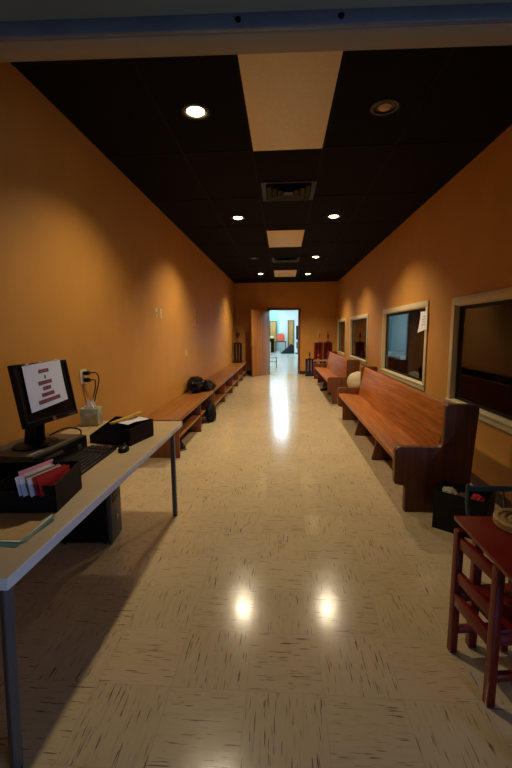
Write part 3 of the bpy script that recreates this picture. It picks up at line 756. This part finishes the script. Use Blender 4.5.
trophy('left one of the two tall red trophies behind the farther pew', (1.05, 11.75, 0), .26, [(.10, .52, 2), (.58, 1.06, 3)], REDC, REDC, GOLD, .38, .18, .046)
trophy('right one of the two tall red trophies behind the farther pew', (1.335, 11.80, 0), .26, [(.10, .52, 2), (.58, 1.06, 3)], REDC, REDC, REDC, .30, .18, .046)
trophy('short blue column trophy on the floor by the end wall', (.84, 12.45, 0), .27, [(.06, .52, 3)], BLUC, BLC, DKB, .22, .17)
# ------------------------------------------------------------------ red table, chairs, bin (right foreground)
TZ = .610
rt = thing('play_table', 'low red painted play table at the right foreground', 'table', (0, 0, 0))
MB().box((.758, 1.0, TZ-.02), (1.46, 1.70, TZ), .006).build('tabletop', REDP, rt)
for x, y in ((.855, 1.668), (1.40, 1.668), (1.40, 1.03), (.855, 1.03)):
    MB().box((x-.018, y-.018, 0), (x+.018, y+.018, TZ-.02), .003).build('leg', REDP, rt)
a = MB(); a.box((.86, 1.05, TZ-.075), (.872, 1.65, TZ-.02)); a.box((.873, 1.66, TZ-.075), (1.382, 1.672, TZ-.02)); a.box((.873, 1.026, TZ-.075), (1.382, 1.038, TZ-.02)); a.box((1.39, 1.05, TZ-.075), (1.402, 1.65, TZ-.02))
a.build('apron', mottled('apron_grey', (88, 92, 100), .5), rt, label='grey apron under the red top')
ch = thing('child_chair', 'red painted wooden child chair pushed against the red table', 'chair', (.773, 1.507, 0), R(7.4))
for y in (.127, -.127): MB().prism([(-.016, 0), (.016, 0), (.016, .572), (.01, .578), (-.01, .578), (-.016, .572)], 'y', y-.016, y+.016, .003).build('leg', REDP, ch)
for y in (.115, -.115): MB().box((.228-.016, y-.016, 0), (.228+.016, y+.016, .295), .003).build('leg', REDP, ch)
MB().box((-.010, -.110, .500), (.012, .110, .552), .004).build('top_rail', REDP, ch)
MB().box((-.010, -.110, .345), (.012, .110, .395), .004).build('back_slat', REDP, ch)
MB().box((-.015, -.110, .235), (.008, .110, .292), .004).build('seat_rail', REDP, ch)
MB().box((.018, -.132, .297), (.258, .132, .315), .005).build('seat', REDP, ch)
for y in (.122, -.122): MB().box((.016, y-.012, .095), (.213, y+.010, .128), .003).build('stretcher', REDP, ch)
for y in (.122, -.122): MB().box((.016, y-.01, .247), (.213, y+.01, .295), .003).build('side_rail', REDP, ch)
# wooden ring toy on the table
ty = thing('wooden_toy', 'round pale wooden toy with a carved spiral on the red table', 'toy', (.995, 1.605, TZ))
TW = wood('toy_wood', (168, 126, 62), (206, 168, 98), 'X', .45, .5, 26)
MB().lathe([(0, 0), (.098, 0), (.105, .006), (.105, .030), (.100, .036), (.088, .036), (.084, .026), (0, .026)], (0, 0, 0), 40).build('body', TW, ty)
pts = [(.074*(1-k/26)*math.cos(k*.62), .074*(1-k/26)*math.sin(k*.62), .029) for k in range(24)]
MB().tube(pts, .006, 6, 3).build('spiral_ridge', wood('toy_wood_dark', (110, 74, 36), (140, 98, 50), 'X', .5), ty)
# blue metal chair beyond the table
bc = thing('metal_chair', 'thin blue grey metal child chair behind the red table', 'chair', (0, 0, 0))
for x0, x1, xs in ((1.036, 1.105, 1), (1.36, 1.35, 2)):
    MB().tube([(x0, 2.17, .565), (x0+.004, 2.155, .40), (x1-.01, 2.13, .28), (x1, 2.15, 0)], .010, 10).build('back_post', BLUEM, bc)
    MB().tube([(x1, 2.10, .285), (x1, 1.85, .285), (x1, 1.84, .27), (x1+.004, 1.82, 0)], .010, 10).build('front_leg', TEAL, bc)
MB().bar((1.036, 2.17, .545), (1.36, 2.17, .545), .014, .03, .003).build('top_rail', BLUEM, bc)
MB().bar((1.228, 2.168, .535), (1.24, 2.13, .29), .009, .012, .002).build('spindle', BLUEM, bc)
MB().box((1.09, 1.84, .295), (1.37, 2.12, .315), .01).build('seat', TEAL, bc)
# black bin beside the pew
bn = thing('fabric_bin', 'black open bin of clutter against the near pew end', 'bin', (1.30, 2.765, 0), R(-38))
BW, BD, BHh = .34, .26, .285
bb = MB()
bb.box((-BW/2, -BD/2, 0), (BW/2, BD/2, .008)); bb.box((-BW/2, -BD/2, 0), (BW/2, -BD/2+.008, BHh), .002); bb.box((-BW/2, BD/2-.008, 0), (BW/2, BD/2, BHh), .002)
bb.box((-BW/2, -BD/2, 0), (-BW/2+.008, BD/2, BHh), .002); bb.box((BW/2-.008, -BD/2, 0), (BW/2, BD/2, BHh), .002)
bb.build('body', BLKM, bn)
MB().prism([(-.05, 0), (.05, 0), (.05, .006), (-.05, .006)], 'z', .20, .23).build('handle', BLK, bn).location = (0, -BD/2-.006, 0)
cB, sB = math.cos(R(-38)), math.sin(R(-38))
for (lx, ly, lz, d_, rgb, nm, lab, sd_) in (
    (-.095, -.01, .240, (.095, .13, .09), (196, 184, 160), 'crumpled_cloth', 'cream crumpled cloth on top in the black bin', 1),
    (.002, -.04, .236, (.08, .10, .08), (96, 60, 46), 'crumpled_cloth', 'brown crumpled cloth in the middle of the black bin', 2),
    (.09, -.02, .242, (.08, .10, .08), (178, 28, 34), 'crumpled_cloth', 'red crumpled cloth in the black bin', 3),
    (.0, .05, .085, (.24, .12, .14), (40, 36, 36), 'dark_garment', 'dark garment filling the bottom of the black bin', 4)):
    o = MB().blob((0, 0, 0), d_, .25, 2.4, sd_, None, 4, .25).build(nm, mottled('cloth_%d' % sd_, rgb, .8, .2, 14, .2))
    o.location = (1.30+cB*lx-sB*ly, 2.765+sB*lx+cB*ly, lz); tag(o, lab, 'cloth', 'clutter in the black bin')
o = MB().blob((0, 0, .10), (.22, .34, .27), .18, 2.0, 9, 0.0, 4, .12).build('duffel_bag', mottled('duffel_black', (10, 10, 11), .75, .2, 16, .3, spec=.2)); at(o, (1.595, 2.42, 0), .15)
tag(o, 'slumped black bag on the floor below the nearest window', 'bag')

# ------------------------------------------------------------------ light, camera
def area(name, loc, rot, sx, sy, power, col):
    ld = bpy.data.lights.new(name, 'AREA'); ld.shape = 'RECTANGLE'; ld.size = sx; ld.size_y = sy; ld.energy = power; ld.color = col
    o = bpy.data.objects.new(name, ld); COL.objects.link(o); o.location = loc; o.rotation_euler = rot; return o
area('window_daylight', (1.776, -1.1, 1.15), (0, R(90), 0), .9, 1.6, 34, (.34, .55, 1.0))

wd = bpy.data.worlds.new('World'); SC.world = wd; wd.use_nodes = True
wd.node_tree.nodes['Background'].inputs[0].default_value = (.02, .02, .022, 1)
wd.node_tree.nodes['Background'].inputs[1].default_value = .2

cam = bpy.data.cameras.new('camera'); co = bpy.data.objects.new('camera', cam); COL.objects.link(co)
F = 390.0
cam.sensor_fit = 'VERTICAL'; cam.sensor_height = 24; cam.lens = 24*F/768; cam.clip_start = .02; cam.clip_end = 200
vp = Vector((283-256, 331-384, F)).normalized()
up = Vector((0, -1, 0)); up = (up-vp*up.dot(vp)).normalized(); rt_ = vp.cross(up)
Rw = Matrix((rt_, vp, up))                      # camera(x right, y down, z forward) -> world
cx = Rw @ Vector((1, 0, 0)); cy = Rw @ Vector((0, -1, 0)); cz = Rw @ Vector((0, 0, -1))
co.matrix_world = Matrix(((cx.x, cy.x, cz.x, 0), (cx.y, cy.y, cz.y, 0), (cx.z, cy.z, cz.z, 1.43), (0, 0, 0, 1)))
SC.camera = co
SC.view_settings.view_transform = 'Standard'; SC.view_settings.look = 'None'
SC.view_settings.exposure = 0.0; SC.view_settings.gamma = 1.0; SC.view_settings.use_curve_mapping = False
SC.cycles.use_denoising = True
SC.cycles.max_bounces = 8
SC.cycles.sample_clamp_indirect = 6.0
